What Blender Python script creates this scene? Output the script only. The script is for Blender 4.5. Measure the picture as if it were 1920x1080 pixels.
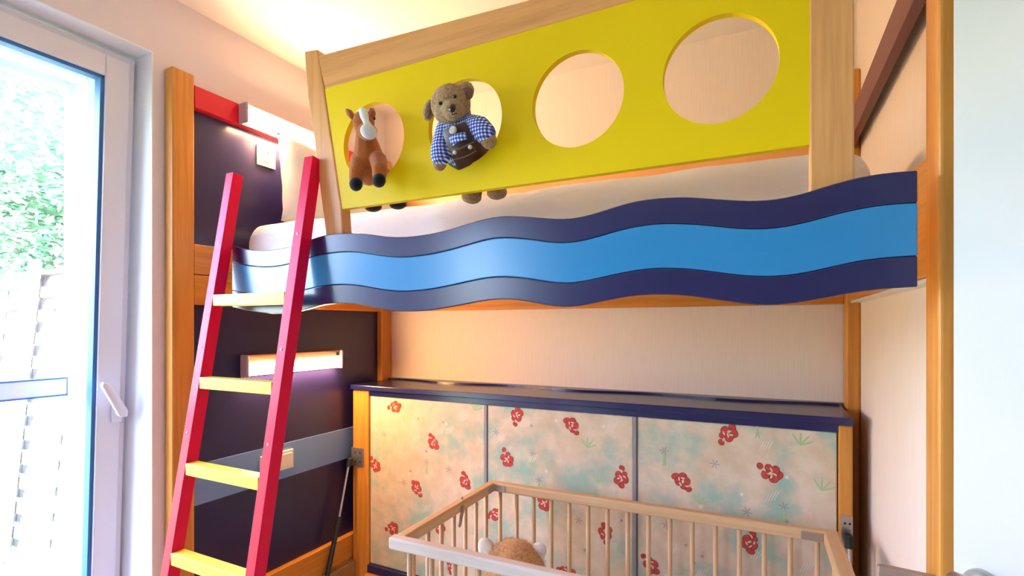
import bpy, bmesh, math, random
from mathutils import Vector, Matrix, noise
random.seed(7)
for o in list(bpy.data.objects):
    bpy.data.objects.remove(o)
scene = bpy.context.scene
C = scene.collection

# ------------------------------------------------------------------ camera
H = 1.42                                   # eye height; world z = H + h
FPX, CX, HY = 956.0, 960.0, 612.0          # focal length, principal column, horizon row (1920x1080)
TH = math.atan((1437.0 - 960.0) / FPX)
cs, sn = math.cos(TH), math.sin(TH)
cam = bpy.data.cameras.new('camera')
cam.sensor_width = 36.0
cam.lens = FPX / 1920.0 * 36.0
cam.shift_y = (HY - 540.0) / 1920.0
cam.clip_start = 0.02
cam_o = bpy.data.objects.new('camera', cam)
C.objects.link(cam_o)
cam_o.location = (0, 0, H)
cam_o.rotation_euler = (math.pi / 2, 0, TH)
scene.camera = cam_o

# ------------------------------------------------------------------ world, sun, exposure
w = bpy.data.worlds.new('World')
scene.world = w
w.use_nodes = True
wn = w.node_tree.nodes
bg = wn['Background']
sky = wn.new('ShaderNodeTexSky')
sky.sky_type = 'NISHITA'
sky.sun_disc = False
sky.sun_elevation = math.radians(50)
sky.sun_rotation = math.radians(120)
sky.air_density = 1.0
sky.dust_density = 2.5
hs = wn.new('ShaderNodeHueSaturation')
hs.inputs['Hue'].default_value = 0.53
hs.inputs['Saturation'].default_value = 0.95
w.node_tree.links.new(sky.outputs['Color'], hs.inputs['Color'])
w.node_tree.links.new(hs.outputs['Color'], bg.inputs['Color'])
bg.inputs['Strength'].default_value = 6.2
sun_d = bpy.data.lights.new('sun', 'SUN')
sun_d.energy = 4.0
sun_d.angle = math.radians(2)
sun_d.color = (1.0, 0.97, 0.92)
sun = bpy.data.objects.new('sun', sun_d)
C.objects.link(sun)
sun.location = (3, -3, 6)
sun.rotation_euler = Vector((-0.55, 0.62, -0.85)).to_track_quat('-Z', 'Y').to_euler()
vs = scene.view_settings
vs.view_transform = 'Standard'
vs.look = 'None'
vs.gamma = 1.0
vs.use_curve_mapping = False
vs.exposure = 0.22

# ------------------------------------------------------------------ helpers
def at(px, py, Y):
    """point seen at a pixel of the photograph, on the plane y = Y"""
    u = (px - CX) / FPX
    x, y, v = u * cs - sn, u * sn + cs, -(py - HY) / FPX
    k = Y / y
    return Vector((k * x, Y, H + k * v))

def obj(name, data, mat, parent=None, local=False):
    """bmesh -> one linked mesh object; coordinates are world ones unless local"""
    if isinstance(data, bmesh.types.BMesh):
        me = bpy.data.meshes.new(name)
        if parent is not None and not local:
            off = -root_loc(parent)
            bmesh.ops.translate(data, verts=data.verts, vec=off)
        data.normal_update()
        data.to_mesh(me)
        data.free()
    else:
        me = data
    o = bpy.data.objects.new(name, me)
    mats = mat if isinstance(mat, (list, tuple)) else [mat]
    if len(me.materials) == 0:
        for m in mats:
            me.materials.append(m)
    C.objects.link(o)
    o.parent = parent
    return o

def root_loc(o):
    v = Vector((0, 0, 0))
    while o is not None:
        v = v + Vector(o.location)
        o = o.parent
    return v

def thing(name, label, cat, loc=(0, 0, 0), rotz=0.0, group=None, kind=None):
    o = bpy.data.objects.new(name, None)
    o.empty_display_size = 0.1
    C.objects.link(o)
    o.location = loc
    o.rotation_euler = (0, 0, rotz)
    tag(o, label, cat, group, kind)
    return o

def tag(o, label=None, cat=None, group=None, kind=None):
    if label: o['label'] = label
    if cat: o['category'] = cat
    if group: o['group'] = group
    if kind: o['kind'] = kind
    return o

def bevel(bm, r, seg=2):
    if r > 0:
        bmesh.ops.bevel(bm, geom=list(bm.edges), offset=r, segments=seg, affect='EDGES', profile=0.5, clamp_overlap=True)
    return bm

def box(x0, x1, y0, y1, z0, z1, r=0.0, seg=2, bm=None):
    b = bmesh.new()
    bmesh.ops.create_cube(b, size=1.0)
    bmesh.ops.scale(b, vec=(x1 - x0, y1 - y0, z1 - z0), verts=b.verts)
    bmesh.ops.translate(b, vec=((x0 + x1) / 2, (y0 + y1) / 2, (z0 + z1) / 2), verts=b.verts)
    bevel(b, r, seg)
    return join(bm, b)

def join(bm, b):
    if bm is None:
        return b
    me = bpy.data.meshes.new('tmp')
    b.to_mesh(me)
    b.free()
    bm.from_mesh(me)
    bpy.data.meshes.remove(me)
    return bm

def prism(pts, axis, a0, a1, r=0.0, seg=2, bm=None):
    """polygon (list of 2-tuples) extruded along an axis from a0 to a1"""
    b = bmesh.new()
    def P(p, a):
        if axis == 'y': return (p[0], a, p[1])
        if axis == 'x': return (a, p[0], p[1])
        return (p[0], p[1], a)
    v0 = [b.verts.new(P(p, a0)) for p in pts]
    v1 = [b.verts.new(P(p, a1)) for p in pts]
    n = len(pts)
    b.faces.new(v0)
    b.faces.new(list(reversed(v1)))
    for i in range(n):
        b.faces.new((v0[i], v1[i], v1[(i + 1) % n], v0[(i + 1) % n]))
    bmesh.ops.recalc_face_normals(b, faces=b.faces)
    if r > 0:
        es = [e for e in b.edges if len(e.link_faces) == 2 and e.calc_face_angle(0) > 0.5]
        bmesh.ops.bevel(b, geom=es, offset=r, segments=seg, affect='EDGES', profile=0.5, clamp_overlap=True)
    return join(bm, b)

def tube(path, rad, seg=12, bm=None, cap=True):
    b = bmesh.new()
    pts = [Vector(p) for p in path]
    rads = rad if isinstance(rad, (list, tuple)) else [rad] * len(pts)
    rings = []
    up = None
    for i, p in enumerate(pts):
        d = (pts[min(i + 1, len(pts) - 1)] - pts[max(i - 1, 0)]).normalized()
        if up is None:
            up = Vector((0, 0, 1)) if abs(d.z) < 0.9 else Vector((1, 0, 0))
        u = d.cross(up).normalized()
        v = u.cross(d).normalized()
        up = v
        rings.append([b.verts.new(p + (u * math.cos(2 * math.pi * k / seg) + v * math.sin(2 * math.pi * k / seg)) * rads[i]) for k in range(seg)])
    for a, c in zip(rings, rings[1:]):
        for k in range(seg):
            b.faces.new((a[k], a[(k + 1) % seg], c[(k + 1) % seg], c[k]))
    if cap:
        b.faces.new(list(reversed(rings[0])))
        b.faces.new(rings[-1])
    bmesh.ops.recalc_face_normals(b, faces=b.faces)
    return join(bm, b)

def ell(c, r, rot=None, sub=3, bm=None):
    b = bmesh.new()
    bmesh.ops.create_icosphere(b, subdivisions=sub, radius=1.0)
    r = (r, r, r) if isinstance(r, (int, float)) else r
    M = Matrix.Translation(Vector(c)) @ (rot.to_matrix().to_4x4() if rot is not None else Matrix()) @ Matrix.Diagonal((*r, 1.0))
    bmesh.ops.transform(b, matrix=M, verts=b.verts)
    return join(bm, b)

def smooth(o, ang=40):
    for p in o.data.polygons:
        p.use_smooth = True
    try:
        o.data.set_sharp_from_angle(angle=math.radians(ang))
    except Exception:
        pass
    return o

def fuse(bm, voxel, it=8):
    """melt overlapping blobs into one continuous skin"""
    me = bpy.data.meshes.new('tmp')
    bm.to_mesh(me)
    bm.free()
    o = bpy.data.objects.new('tmp', me)
    C.objects.link(o)
    m = o.modifiers.new('r', 'REMESH')
    m.mode = 'VOXEL'
    m.voxel_size = voxel
    s = o.modifiers.new('s', 'SMOOTH')
    s.factor = 0.6
    s.iterations = it
    dg = bpy.context.evaluated_depsgraph_get()
    ev = bpy.data.meshes.new_from_object(o.evaluated_get(dg))
    out = bmesh.new()
    out.from_mesh(ev)
    bpy.data.objects.remove(o)
    bpy.data.meshes.remove(me)
    bpy.data.meshes.remove(ev)
    return out

def spline(pts, n):
    """Catmull-Rom through 2-D points, n samples evenly in x"""
    xs = [p[0] for p in pts]
    out = []
    for k in range(n):
        x = xs[0] + (xs[-1] - xs[0]) * k / (n - 1)
        i = max(0, min(len(pts) - 2, next((j for j in range(len(xs) - 1) if xs[j + 1] >= x), len(pts) - 2)))
        p0, p1, p2, p3 = pts[max(i - 1, 0)], pts[i], pts[i + 1], pts[min(i + 2, len(pts) - 1)]
        h = p2[0] - p1[0]
        t = (x - p1[0]) / h
        m1 = (p2[1] - p0[1]) / max(p2[0] - p0[0], 1e-6) * h
        m2 = (p3[1] - p1[1]) / max(p3[0] - p1[0], 1e-6) * h
        y = (2*t**3 - 3*t**2 + 1) * p1[1] + (t**3 - 2*t**2 + t) * m1 + (-2*t**3 + 3*t**2) * p2[1] + (t**3 - t**2) * m2
        out.append([x, y])
    for _ in range(4):
        ys = [p[1] for p in out]
        for k in range(1, len(out) - 1):
            out[k][1] = (ys[k - 1] + 2 * ys[k] + ys[k + 1]) / 4
    return [tuple(p) for p in out]

# ------------------------------------------------------------------ materials
def mat(name, col, rough=0.5, spec=0.5, metal=0.0, coat=0.0):
    m = bpy.data.materials.new(name)
    m.use_nodes = True
    b = m.node_tree.nodes['Principled BSDF']
    b.inputs['Base Color'].default_value = (*col, 1)
    b.inputs['Roughness'].default_value = rough
    b.inputs['Specular IOR Level'].default_value = spec
    b.inputs['Metallic'].default_value = metal
    if coat:
        b.inputs['Coat Weight'].default_value = coat
        b.inputs['Coat Roughness'].default_value = 0.12
    return m

def nd(m, t, **kw):
    n = m.node_tree.nodes.new(t)
    for k, v in kw.items():
        setattr(n, k, v)
    return n

def lk(m, a, b):
    m.node_tree.links.new(a, b)

def coords(m, scale=(1, 1, 1)):
    tc = nd(m, 'ShaderNodeTexCoord')
    mp = nd(m, 'ShaderNodeMapping')
    mp.inputs['Scale'].default_value = scale
    lk(m, tc.outputs['Object'], mp.inputs['Vector'])
    return mp.outputs['Vector']

def ramp(m, fac, stops):
    r = nd(m, 'ShaderNodeValToRGB')
    e = r.color_ramp.elements
    while len(e) < len(stops):
        e.new(0.5)
    for i, (p, c) in enumerate(stops):
        e[i].position = p
        e[i].color = (*c, 1)
    lk(m, fac, r.inputs['Fac'])
    return r.outputs['Color']

def bump(m, height, strength=0.2, dist=0.002):
    b = nd(m, 'ShaderNodeBump')
    b.inputs['Strength'].default_value = strength
    b.inputs['Distance'].default_value = dist
    lk(m, height, b.inputs['Height'])
    lk(m, b.outputs['Normal'], m.node_tree.nodes['Principled BSDF'].inputs['Normal'])

def noise_tex(m, vec, scale, detail=4, rough=0.55):
    n = nd(m, 'ShaderNodeTexNoise')
    n.inputs['Scale'].default_value = scale
    n.inputs['Detail'].default_value = detail
    n.inputs['Roughness'].default_value = rough
    lk(m, vec, n.inputs['Vector'])
    return n.outputs['Fac']

def wood(name, dark, light, axis, rough=0.38):
    m = mat(name, light, rough, 0.4)
    sc = {'x': (1.2, 26, 26), 'y': (26, 1.2, 26), 'z': (26, 26, 1.2)}[axis]
    v = coords(m, sc)
    f = noise_tex(m, v, 2.2, 6, 0.6)
    c = ramp(m, f, [(0.28, dark), (0.55, light), (0.8, tuple(min(1, x * 1.08) for x in light))])
    lk(m, c, m.node_tree.nodes['Principled BSDF'].inputs['Base Color'])
    bump(m, f, 0.05, 0.001)
    return m

def paint(name, col, rough=0.35, spec=0.5, var=0.12, scale=3.0, orange_peel=True):
    m = mat(name, col, rough, spec)
    v = coords(m)
    f = noise_tex(m, v, scale, 3)
    c = ramp(m, f, [(0.3, tuple(x * (1 - var) for x in col)), (0.7, col)])
    lk(m, c, m.node_tree.nodes['Principled BSDF'].inputs['Base Color'])
    if orange_peel:
        g = noise_tex(m, v, 160, 2)
        bump(m, g, 0.03, 0.0006)
    return m

def fuzzy(name, dark, light, scale=220, strength=0.9, rough=0.95):
    m = mat(name, light, rough, 0.1)
    v = coords(m)
    f = noise_tex(m, v, scale, 4, 0.7)
    c = ramp(m, f, [(0.33, dark), (0.62, light)])
    lk(m, c, m.node_tree.nodes['Principled BSDF'].inputs['Base Color'])
    b = m.node_tree.nodes['Principled BSDF']
    b.inputs['Sheen Weight'].default_value = 0.3
    bump(m, f, strength, 0.004)
    return m

def emit(name, col, strength):
    m = bpy.data.materials.new(name)
    m.use_nodes = True
    b = m.node_tree.nodes['Principled BSDF']
    b.inputs['Base Color'].default_value = (0.9, 0.88, 0.82, 1)
    b.inputs['Emission Color'].default_value = (*col, 1)
    b.inputs['Emission Strength'].default_value = strength
    return m

BEECH_D, BEECH_L = (0.46, 0.18, 0.030), (0.62, 0.265, 0.045)
LIT_D, LIT_L = (0.62, 0.29, 0.095), (0.78, 0.39, 0.14)  # same beech as the posts, with white light put into the colour
COT_D, COT_L = (0.55, 0.34, 0.17), (0.66, 0.44, 0.24)
M_beech_z = wood('beech_upright', BEECH_D, BEECH_L, 'z')
M_beech_x = wood('beech_long', BEECH_D, BEECH_L, 'x')
M_beech_y = wood('beech_cross', BEECH_D, BEECH_L, 'y')
M_lit_x = wood('lit_beech_long', LIT_D, LIT_L, 'x')
M_lit_z = wood('lit_beech_upright', LIT_D, LIT_L, 'z')
M_cot_x = wood('cot_beech_long', COT_D, COT_L, 'x')
M_cot_y = wood('cot_beech_cross', COT_D, COT_L, 'y')
M_cot_z = wood('cot_beech_upright', COT_D, COT_L, 'z')
M_yellow = paint('yellow_lacquer', (0.88, 0.63, 0.0), 0.45, 0.22, 0.06)
M_navy = paint('navy_lacquer', (0.010, 0.012, 0.095), 0.25, 0.75, 0.15)
M_blue = paint('sky_blue_lacquer', (0.016, 0.25, 0.58), 0.25, 0.75, 0.08)
M_red = paint('red_lacquer', (0.80, 0.002, 0.055), 0.40, 0.24, 0.08)
M_rung = paint('lemon_lacquer', (0.80, 0.74, 0.10), 0.4, 0.4, 0.05)
M_panel = paint('aubergine_laminate', (0.019, 0.015, 0.082), 0.27, 0.5, 0.2)
M_stripe = paint('grey_blue_laminate', (0.15, 0.28, 0.60), 0.35, 0.4, 0.08)
M_redrail = paint('crimson_lacquer', (0.62, 0.008, 0.03), 0.35, 0.4, 0.05)
M_maroon = paint('maroon_lacquer', (0.16, 0.045, 0.055), 0.4, 0.4, 0.08)
M_white_pvc = paint('white_pvc', (0.82, 0.82, 0.88), 0.32, 0.4, 0.02)
M_plastic = paint('ivory_plastic', (0.82, 0.80, 0.72), 0.35, 0.4, 0.02)
M_steel = paint('brushed_steel', (0.55, 0.52, 0.50), 0.32, 0.5, 0.1, 40)
M_steel.node_tree.nodes['Principled BSDF'].inputs['Metallic'].default_value = 0.9
M_dark = mat('black_plastic', (0.012, 0.012, 0.014), 0.35)
M_gasket = mat('blue_grey_gasket', (0.03, 0.16, 0.42), 0.5)
M_bronze = paint('bronze_lamp_housing', (0.42, 0.30, 0.24), 0.4, 0.4, 0.06)
M_bronze.node_tree.nodes['Principled BSDF'].inputs['Metallic'].default_value = 0.35
M_lilac_cap = paint('grey_lamp_cap', (0.45, 0.36, 0.42), 0.4, 0.4, 0.04)
M_greystrip = paint('grey_divider', (0.26, 0.26, 0.30), 0.45, 0.4, 0.05)

def wallpaper(name, col):
    m = mat(name, col, 0.85, 0.2)
    v = coords(m, (260, 260, 9))
    f = noise_tex(m, v, 1.0, 3)
    c = ramp(m, f, [(0.3, tuple(x * 0.93 for x in col)), (0.7, col)])
    lk(m, c, m.node_tree.nodes['Principled BSDF'].inputs['Base Color'])
    bump(m, f, 0.25, 0.001)
    return m
M_wall = wallpaper('linen_wallpaper', (0.84, 0.75, 0.67))
M_wallw = paint('white_wall_paint', (0.83, 0.78, 0.81), 0.8, 0.2, 0.02, 2.0)
M_dimwall = paint('dimmed_wall_tone', (0.34, 0.29, 0.27), 0.8, 0.2, 0.03, 2.0)  # dark tone chosen to dim the unseen front wall's reflection
M_ceil = paint('ceiling_paint', (0.86, 0.83, 0.78), 0.85, 0.2, 0.02, 2.0)
M_door = paint('white_door_lacquer', (0.64, 0.64, 0.63), 0.42, 0.4, 0.02, 2.0)

def linen(name, col, scale=14.0, strength=0.35):
    m = mat(name, col, 0.85, 0.15)
    v = coords(m, (1.0, 1.0, 1.6))
    f = noise_tex(m, v, scale, 3, 0.5)
    g = noise_tex(m, v, 400, 2)
    a = nd(m, 'ShaderNodeMath', operation='MULTIPLY_ADD')
    lk(m, g, a.inputs[0])
    a.inputs[1].default_value = 0.06
    lk(m, f, a.inputs[2])
    bump(m, a.outputs[0], strength, 0.02)
    return m
M_sheet = linen('white_bed_linen', (0.90, 0.93, 0.97), 12.0, 0.5)
M_pillow = linen('white_pillow_linen', (0.82, 0.81, 0.84), 9.0, 0.35)

def glassy(name):
    m = bpy.data.materials.new(name)
    m.use_nodes = True
    nt = m.node_tree
    nt.nodes.remove(nt.nodes['Principled BSDF'])
    t = nt.nodes.new('ShaderNodeBsdfTransparent')
    t.inputs['Color'].default_value = (0.93, 0.97, 0.98, 1)
    g = nt.nodes.new('ShaderNodeBsdfGlossy')
    g.inputs['Roughness'].default_value = 0.02
    lw = nt.nodes.new('ShaderNodeLayerWeight')
    pw = nt.nodes.new('ShaderNodeMath')
    pw.operation = 'POWER'
    pw.inputs[1].default_value = 5.0
    nt.links.new(lw.outputs['Facing'], pw.inputs[0])
    fr = nt.nodes.new('ShaderNodeMath')
    fr.operation = 'MULTIPLY_ADD'
    fr.inputs[1].default_value = 0.6
    fr.inputs[2].default_value = 0.03
    nt.links.new(pw.outputs[0], fr.inputs[0])
    mx = nt.nodes.new('ShaderNodeMixShader')
    nt.links.new(fr.outputs[0], mx.inputs[0])
    nt.links.new(t.outputs[0], mx.inputs[1])
    nt.links.new(g.outputs[0], mx.inputs[2])
    nt.links.new(mx.outputs[0], nt.nodes['Material Output'].inputs['Surface'])
    return m
M_glass = glassy('window_glass')
M_reveal = paint('reveal_brightened_white', (0.92, 0.94, 0.97), 0.5, 0.3, 0.02, 2.0)  # extra light white, standing in for daylight on the reveals

# ------------------------------------------------------------------ room shell
XL, YB, XR = -1.85, 2.165, 0.287           # left wall, back wall, alcove's right wall
ZC = H + 1.143                             # ceiling
YF, XE = -2.9, 0.97                        # front wall behind the viewer, right wall by the door
bmf = box(-1.85, 2.2, YF, 2.3, -0.1, 0.0)
def floor_mat():
    m = mat('laminate_floor', (0.52, 0.36, 0.20), 0.4, 0.4)
    v = coords(m, (1, 1, 1))
    br = nd(m, 'ShaderNodeTexBrick')
    br.inputs['Scale'].default_value = 1.0
    br.inputs['Brick Width'].default_value = 1.2
    br.inputs['Row Height'].default_value = 0.19
    br.inputs['Mortar Size'].default_value = 0.003
    br.inputs['Color1'].default_value = (0.55, 0.38, 0.21, 1)
    br.inputs['Color2'].default_value = (0.47, 0.32, 0.17, 1)
    br.inputs['Mortar'].default_value = (0.2, 0.12, 0.06, 1)
    lk(m, v, br.inputs['Vector'])
    lk(m, br.outputs['Color'], m.node_tree.nodes['Principled BSDF'].inputs['Base Color'])
    return m
tag(obj('floor', bmf, floor_mat()), 'light wood laminate floor of the bedroom', kind='structure')
tag(obj('ceiling', box(-2.2, 2.2, YF - 0.1, 2.4, ZC, ZC + 0.12), M_ceil), 'white painted ceiling above the bunk', kind='structure')
WT = H + 0.925                             # top of the window openings
W1 = (-0.16, 0.997)
W2 = (-2.10, -0.86)
wl = box(-2.2, XL, W1[1], 2.4, -0.1, ZC)
box(-2.2, XL, W2[1], W1[0], -0.1, ZC, bm=wl)
box(-2.2, XL, YF - 0.1, W2[0], -0.1, ZC, bm=wl)
for a, b in (W1, W2):
    box(-2.2, XL, a, b, WT, ZC, bm=wl)
    box(-2.2, XL, a, b, -0.1, 0.02, bm=wl)
tag(obj('wall_left', wl, M_wallw), 'white window wall with deep reveals on the left', kind='structure')
tag(obj('wall_back', box(XL, 0.6, YB, YB + 0.12, 0, ZC), M_wall), 'cream linen wallpapered wall behind the bunk bed', kind='structure')
wr = box(XR, XR + 0.1, 1.062, YB, 0, ZC)
tag(obj('wall_right', wr, M_wall), 'cream wallpapered side wall at the foot of the bunk', kind='structure')
we = box(XR, 2.2, 1.062, 1.16, 0, ZC)
box(XE, XE + 0.1, 0.50, 1.062, 0, ZC, bm=we)
box(XE, XE + 0.1, YF, -0.36, 0, ZC, bm=we)
box(XE, XE + 0.1, -0.36, 0.50, 2.05, ZC, bm=we)
box(2.1, 2.2, YF, 1.062, 0, ZC, bm=we)
tag(obj('wall_entrance', we, M_wallw), 'white wall around the doorway', kind='structure')
tag(obj('wall_front', box(-2.2, 2.2, YF - 0.1, YF, 0, ZC), M_dimwall), 'unseen wall opposite the bunk bed, darkened to dim its reflection', kind='structure')

# ------------------------------------------------------------------ windows
def window(name, label, y0, y1, lean):
    root = thing(name, label, None, (-2.10, (y0 + y1) / 2, 0.02), kind='structure')
    fx0, fx1, fw = -2.17, -2.10, 0.075
    zb, zt = 0.02, WT
    fr = box(fx0, fx1, y1 - fw, y1, zb, zt, 0.004)
    box(fx0, fx1, y0, y0 + fw, zb, zt, 0.004, bm=fr)
    box(fx0, fx1, y0 + fw, y1 - fw, zt - fw, zt, 0.004, bm=fr)
    box(fx0, fx1, y0 + fw, y1 - fw, zb, zb + fw, 0.004, bm=fr)
    obj('fixed_frame', fr, M_white_pvc, root)
    # fly screen frame outside, with its cross bar
    sx0, sx1, sw = -2.215, -2.185, 0.05
    fs = box(sx0, sx1, y1 - fw - sw + .03, y1 - fw + .03, zb, zt, 0.003)
    box(sx0, sx1, y0 + fw - .03, y0 + fw + sw - .03, zb, zt, 0.003, bm=fs)
    box(sx0 + .002, sx1 - .002, y0 + fw, y1 - fw, zt - fw - .02, zt - .03, 0.003, bm=fs)
    box(sx0 + .002, sx1 - .002, y0 + fw, y1 - fw, zb + .001, zb + fw, 0.003, bm=fs)
    obj('screen_frame', fs, M_white_pvc, root)
    cb = box(sx0 + .003, sx1 - .003, y0 + fw + .021, y1 - fw - .021, H - 0.238, H - 0.180, 0.004)
    o = obj('cross_bar', cb, M_white_pvc, root)
    for z in (H - .2395, H - .1795):
        obj('bar_seal', box(sx0 + .004, sx1 - .001, y0 + fw + .021, y1 - fw - .021, z - .002, z + .002), M_gasket, o)
    lin = box(fx1, XL + .0015, y1 - .004, y1 + .0005, zb, zt, 0.0)  # thin skin added over the reveals to brighten them
    box(fx1, XL + .0015, y0 - .0005, y0 + .004, zb, zt, 0.0, bm=lin)
    box(fx1, XL + .0015, y0 + .004, y1 - .004, zt - .004, zt + .0005, 0.0, bm=lin)
    obj('reveal_brightener', lin, M_reveal, root)
    # tilted sash, hinged along its lower edge
    g = 0.012
    sw, st = 0.090, 0.062
    hz = 0.05
    def leaned(b):
        M = Matrix.Translation((-2.100, 0, hz)) @ Matrix.Rotation(lean, 4, 'Y') @ Matrix.Translation((2.100, 0, -hz))
        bmesh.ops.transform(b, matrix=M, verts=b.verts)
        return b
    X0, X1 = -2.100, -2.100 + st
    ya, yb, za, zt2 = y0 + g, y1 - g, 0.05, zt - 0.012
    sb = bmesh.new()
    for dx, inset in ((0.0, 0.0), (0.012, 0.020)):
        a = inset
        box(X0, X1 - 0.012 + dx, yb - sw + 0.0, yb - a, za + a, zt2 - a, 0.004, bm=sb)
        box(X0, X1 - 0.012 + dx, ya + a, ya + sw, za + a, zt2 - a, 0.004, bm=sb)
        box(X0, X1 - 0.012 + dx, ya + sw, yb - sw, zt2 - sw, zt2 - a, 0.004, bm=sb)
        box(X0, X1 - 0.012 + dx, ya + sw, yb - sw, za + a, za + sw, 0.004, bm=sb)
    sash = obj('sash', leaned(sb), M_white_pvc, root)
    q = 0.011
    gk = box(X0 + .018, X1 - .008, yb - sw - q, yb - sw + .001, za + sw, zt2 - sw, 0.001)
    box(X0 + .018, X1 - .008, ya + sw - .001, ya + sw + q, za + sw, zt2 - sw, 0.001, bm=gk)
    box(X0 + .018, X1 - .008, ya + sw, yb - sw, zt2 - sw - q, zt2 - sw + .001, 0.001, bm=gk)
    box(X0 + .018, X1 - .008, ya + sw, yb - sw, za + sw - .001, za + sw + q, 0.001, bm=gk)
    obj('gasket', leaned(gk), M_gasket, sash)
    gl = box(X0 + .028, X0 + .034, ya + sw, yb - sw, za + sw, zt2 - sw)
    obj('pane', leaned(gl), M_glass, sash)
    # handle tilted up
    zh, yh = H - 0.285, yb - 0.034
    hb = box(X1, X1 + 0.012, yh - .016, yh + .016, zh - .036, zh + .036, 0.004)
    tube([(X1 + .01, yh, zh), (X1 + .042, yh, zh)], 0.011, 12, bm=hb)
    hd = leaned(hb)
    ho = obj('handle', hd, M_white_pvc, sash)
    lb = prism([(yh + .012, zh - .014), (yh + .014, zh + .008), (yh - .040, zh + .100), (yh - .062, zh + .112), (yh - .066, zh + .098), (yh - .012, zh - .010)], 'x', X1 + .034, X1 + .052, 0.005)
    smooth(obj('lever', leaned(lb), M_white_pvc, sash))
    return root
window('window_1', 'tall white framed window tilted open beside the bunk bed', W1[0], W1[1], math.radians(3.0))
window('window_2', 'second white framed window nearer the viewer in the left wall', W2[0], W2[1], 0.0)
for i, (a, b) in enumerate((W1, W2)):      # daylight portals in the openings
    d = bpy.data.lights.new('window_portal', 'AREA')
    d.shape = 'RECTANGLE'
    d.size, d.size_y = WT, b - a
    d.cycles.is_portal = True
    p = bpy.data.objects.new('window_portal', d)
    C.objects.link(p)
    p.location = (-2.23, (a + b) / 2, WT / 2)
    p.rotation_euler = (0, -math.pi / 2, 0)

# ------------------------------------------------------------------ loft bed
BED = thing('loft_bed', 'beech loft bunk bed with wavy blue front and yellow porthole guard', 'bed', (-0.78, 1.6, 0))
PX0, PX1 = -1.846, -1.800                  # left posts
QX0, QX1 = 0.2455, 0.2865                  # right posts
for (x0, x1, y0, y1, top) in ((PX0, PX1, 1.031, 1.107, 0.884), (PX0, PX1, 2.083, 2.160, 0.880),
                              (QX0, QX1, 1.031, 1.107, 1.10), (QX0, QX1, 2.078, 2.160, 0.880)):
    obj('post', box(x0, x1, y0, y1, 0, H + top, 0.006, 3), M_beech_z, BED)
# left end: panels, rails, stripe
obj('end_panel', box(-1.847, -1.830, 1.107, 2.083, H + 0.291, H + 0.772), M_panel, BED)
lo = obj('end_panel', box(-1.847, -1.830, 1.107, 2.083, H - 1.009, H + 0.077), M_panel, BED)
st = obj('stripe', box(-1.830, -1.826, 1.107, 2.083, H - 0.642, H - 0.495, 0.0005), M_stripe, lo)
tag(st, 'grey blue stripe across the dark panel')
rr = obj('top_rail', box(-1.846, -1.800, 1.107, 2.083, H + 0.771, H + 0.850, 0.003), M_redrail, BED)
tag(rr, 'bright red rail along the top of the headboard')
obj('end_rail', box(-1.846, -1.802, 1.107, 2.083, H + 0.1845, H + 0.291, 0.003), M_beech_y, BED)
obj('end_rail', box(-1.846, -1.802, 1.107, 2.083, H + 0.077, H + 0.1825, 0.003), M_beech_y, BED)
obj('end_rail', box(-1.846, -1.802, 1.107, 2.083, H - 1.30, H - 1.009, 0.003), M_beech_y, BED)
# back and foot rails
obj('back_rail', box(PX1, QX0, 2.130, 2.160, H + 0.079, H + 0.290, 0.003), M_beech_x, BED)
obj('back_rail', box(PX1, QX0, 2.134, 2.160, H + 0.600, H + 0.690, 0.003), M_lit_x, BED)
obj('foot_rail', box(QX0 + .004, QX1, 1.108, 2.077, H + 0.088, H + 0.296, 0.003), M_beech_y, BED)
tag(obj('wall_strip', box(QX0 + .012, QX1, 1.108, 2.077, H + 0.080, H + 0.087), M_plastic, BED), 'thin pale strip under the foot rail')
fr_ = obj('foot_guard_rail', box(0.2455, 0.267, 1.108, 2.077, H + 0.607, H + 0.688, 0.002), M_maroon, BED)
tag(fr_, 'dark maroon rail along the foot wall')
obj('bed_base', box(-1.795, 0.24, 1.20, 2.125, H + 0.165, H + 0.198), M_beech_x, BED)

# wavy front board
W_TOP = [(-1.461,.247),(-1.382,.229),(-1.305,.222),(-1.2,.227),(-1.115,.243),(-1.06,.249),(-.987,.247),(-.928,.24),(-.866,.228),(-.807,.222),(-.732,.223),(-.665,.23),(-.601,.242),(-.548,.248),(-.509,.246),(-.46,.239),(-.409,.23),(-.373,.226),(-.345,.227),(-.301,.235),(-.237,.248),(-.177,.249),(-.131,.245),(-.079,.235),(-.02,.225),(.019,.224),(.061,.23),(.097,.24),(.141,.248),(.183,.25),(.215,.248)]
W_B1 = [(-1.461,.197),(-1.389,.182),(-1.319,.174),(-1.265,.173),(-1.207,.178),(-1.121,.192),(-1.06,.198),(-.981,.198),(-.917,.188),(-.856,.177),(-.812,.172),(-.741,.173),(-.674,.18),(-.609,.191),(-.556,.2),(-.513,.198),(-.46,.19),(-.409,.179),(-.373,.176),(-.332,.179),(-.266,.193),(-.208,.2),(-.153,.197),(-.094,.188),(-.041,.177),(.003,.173),(.051,.177),(.097,.188),(.141,.196),(.183,.199),(.215,.197)]
W_B2 = [(-1.461,.11),(-1.389,.1),(-1.305,.091),(-1.226,.093),(-1.145,.102),(-1.077,.111),(-1.009,.112),(-.954,.108),(-.897,.098),(-.836,.089),(-.788,.087),(-.723,.09),(-.66,.098),(-.601,.107),(-.556,.112),(-.513,.111),(-.46,.104),(-.409,.094),(-.373,.09),(-.332,.094),(-.266,.106),(-.208,.113),(-.161,.112),(-.101,.104),(-.048,.093),(.003,.088),(.051,.09),(.097,.1),(.141,.109),(.183,.112),(.215,.112)]
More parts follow.
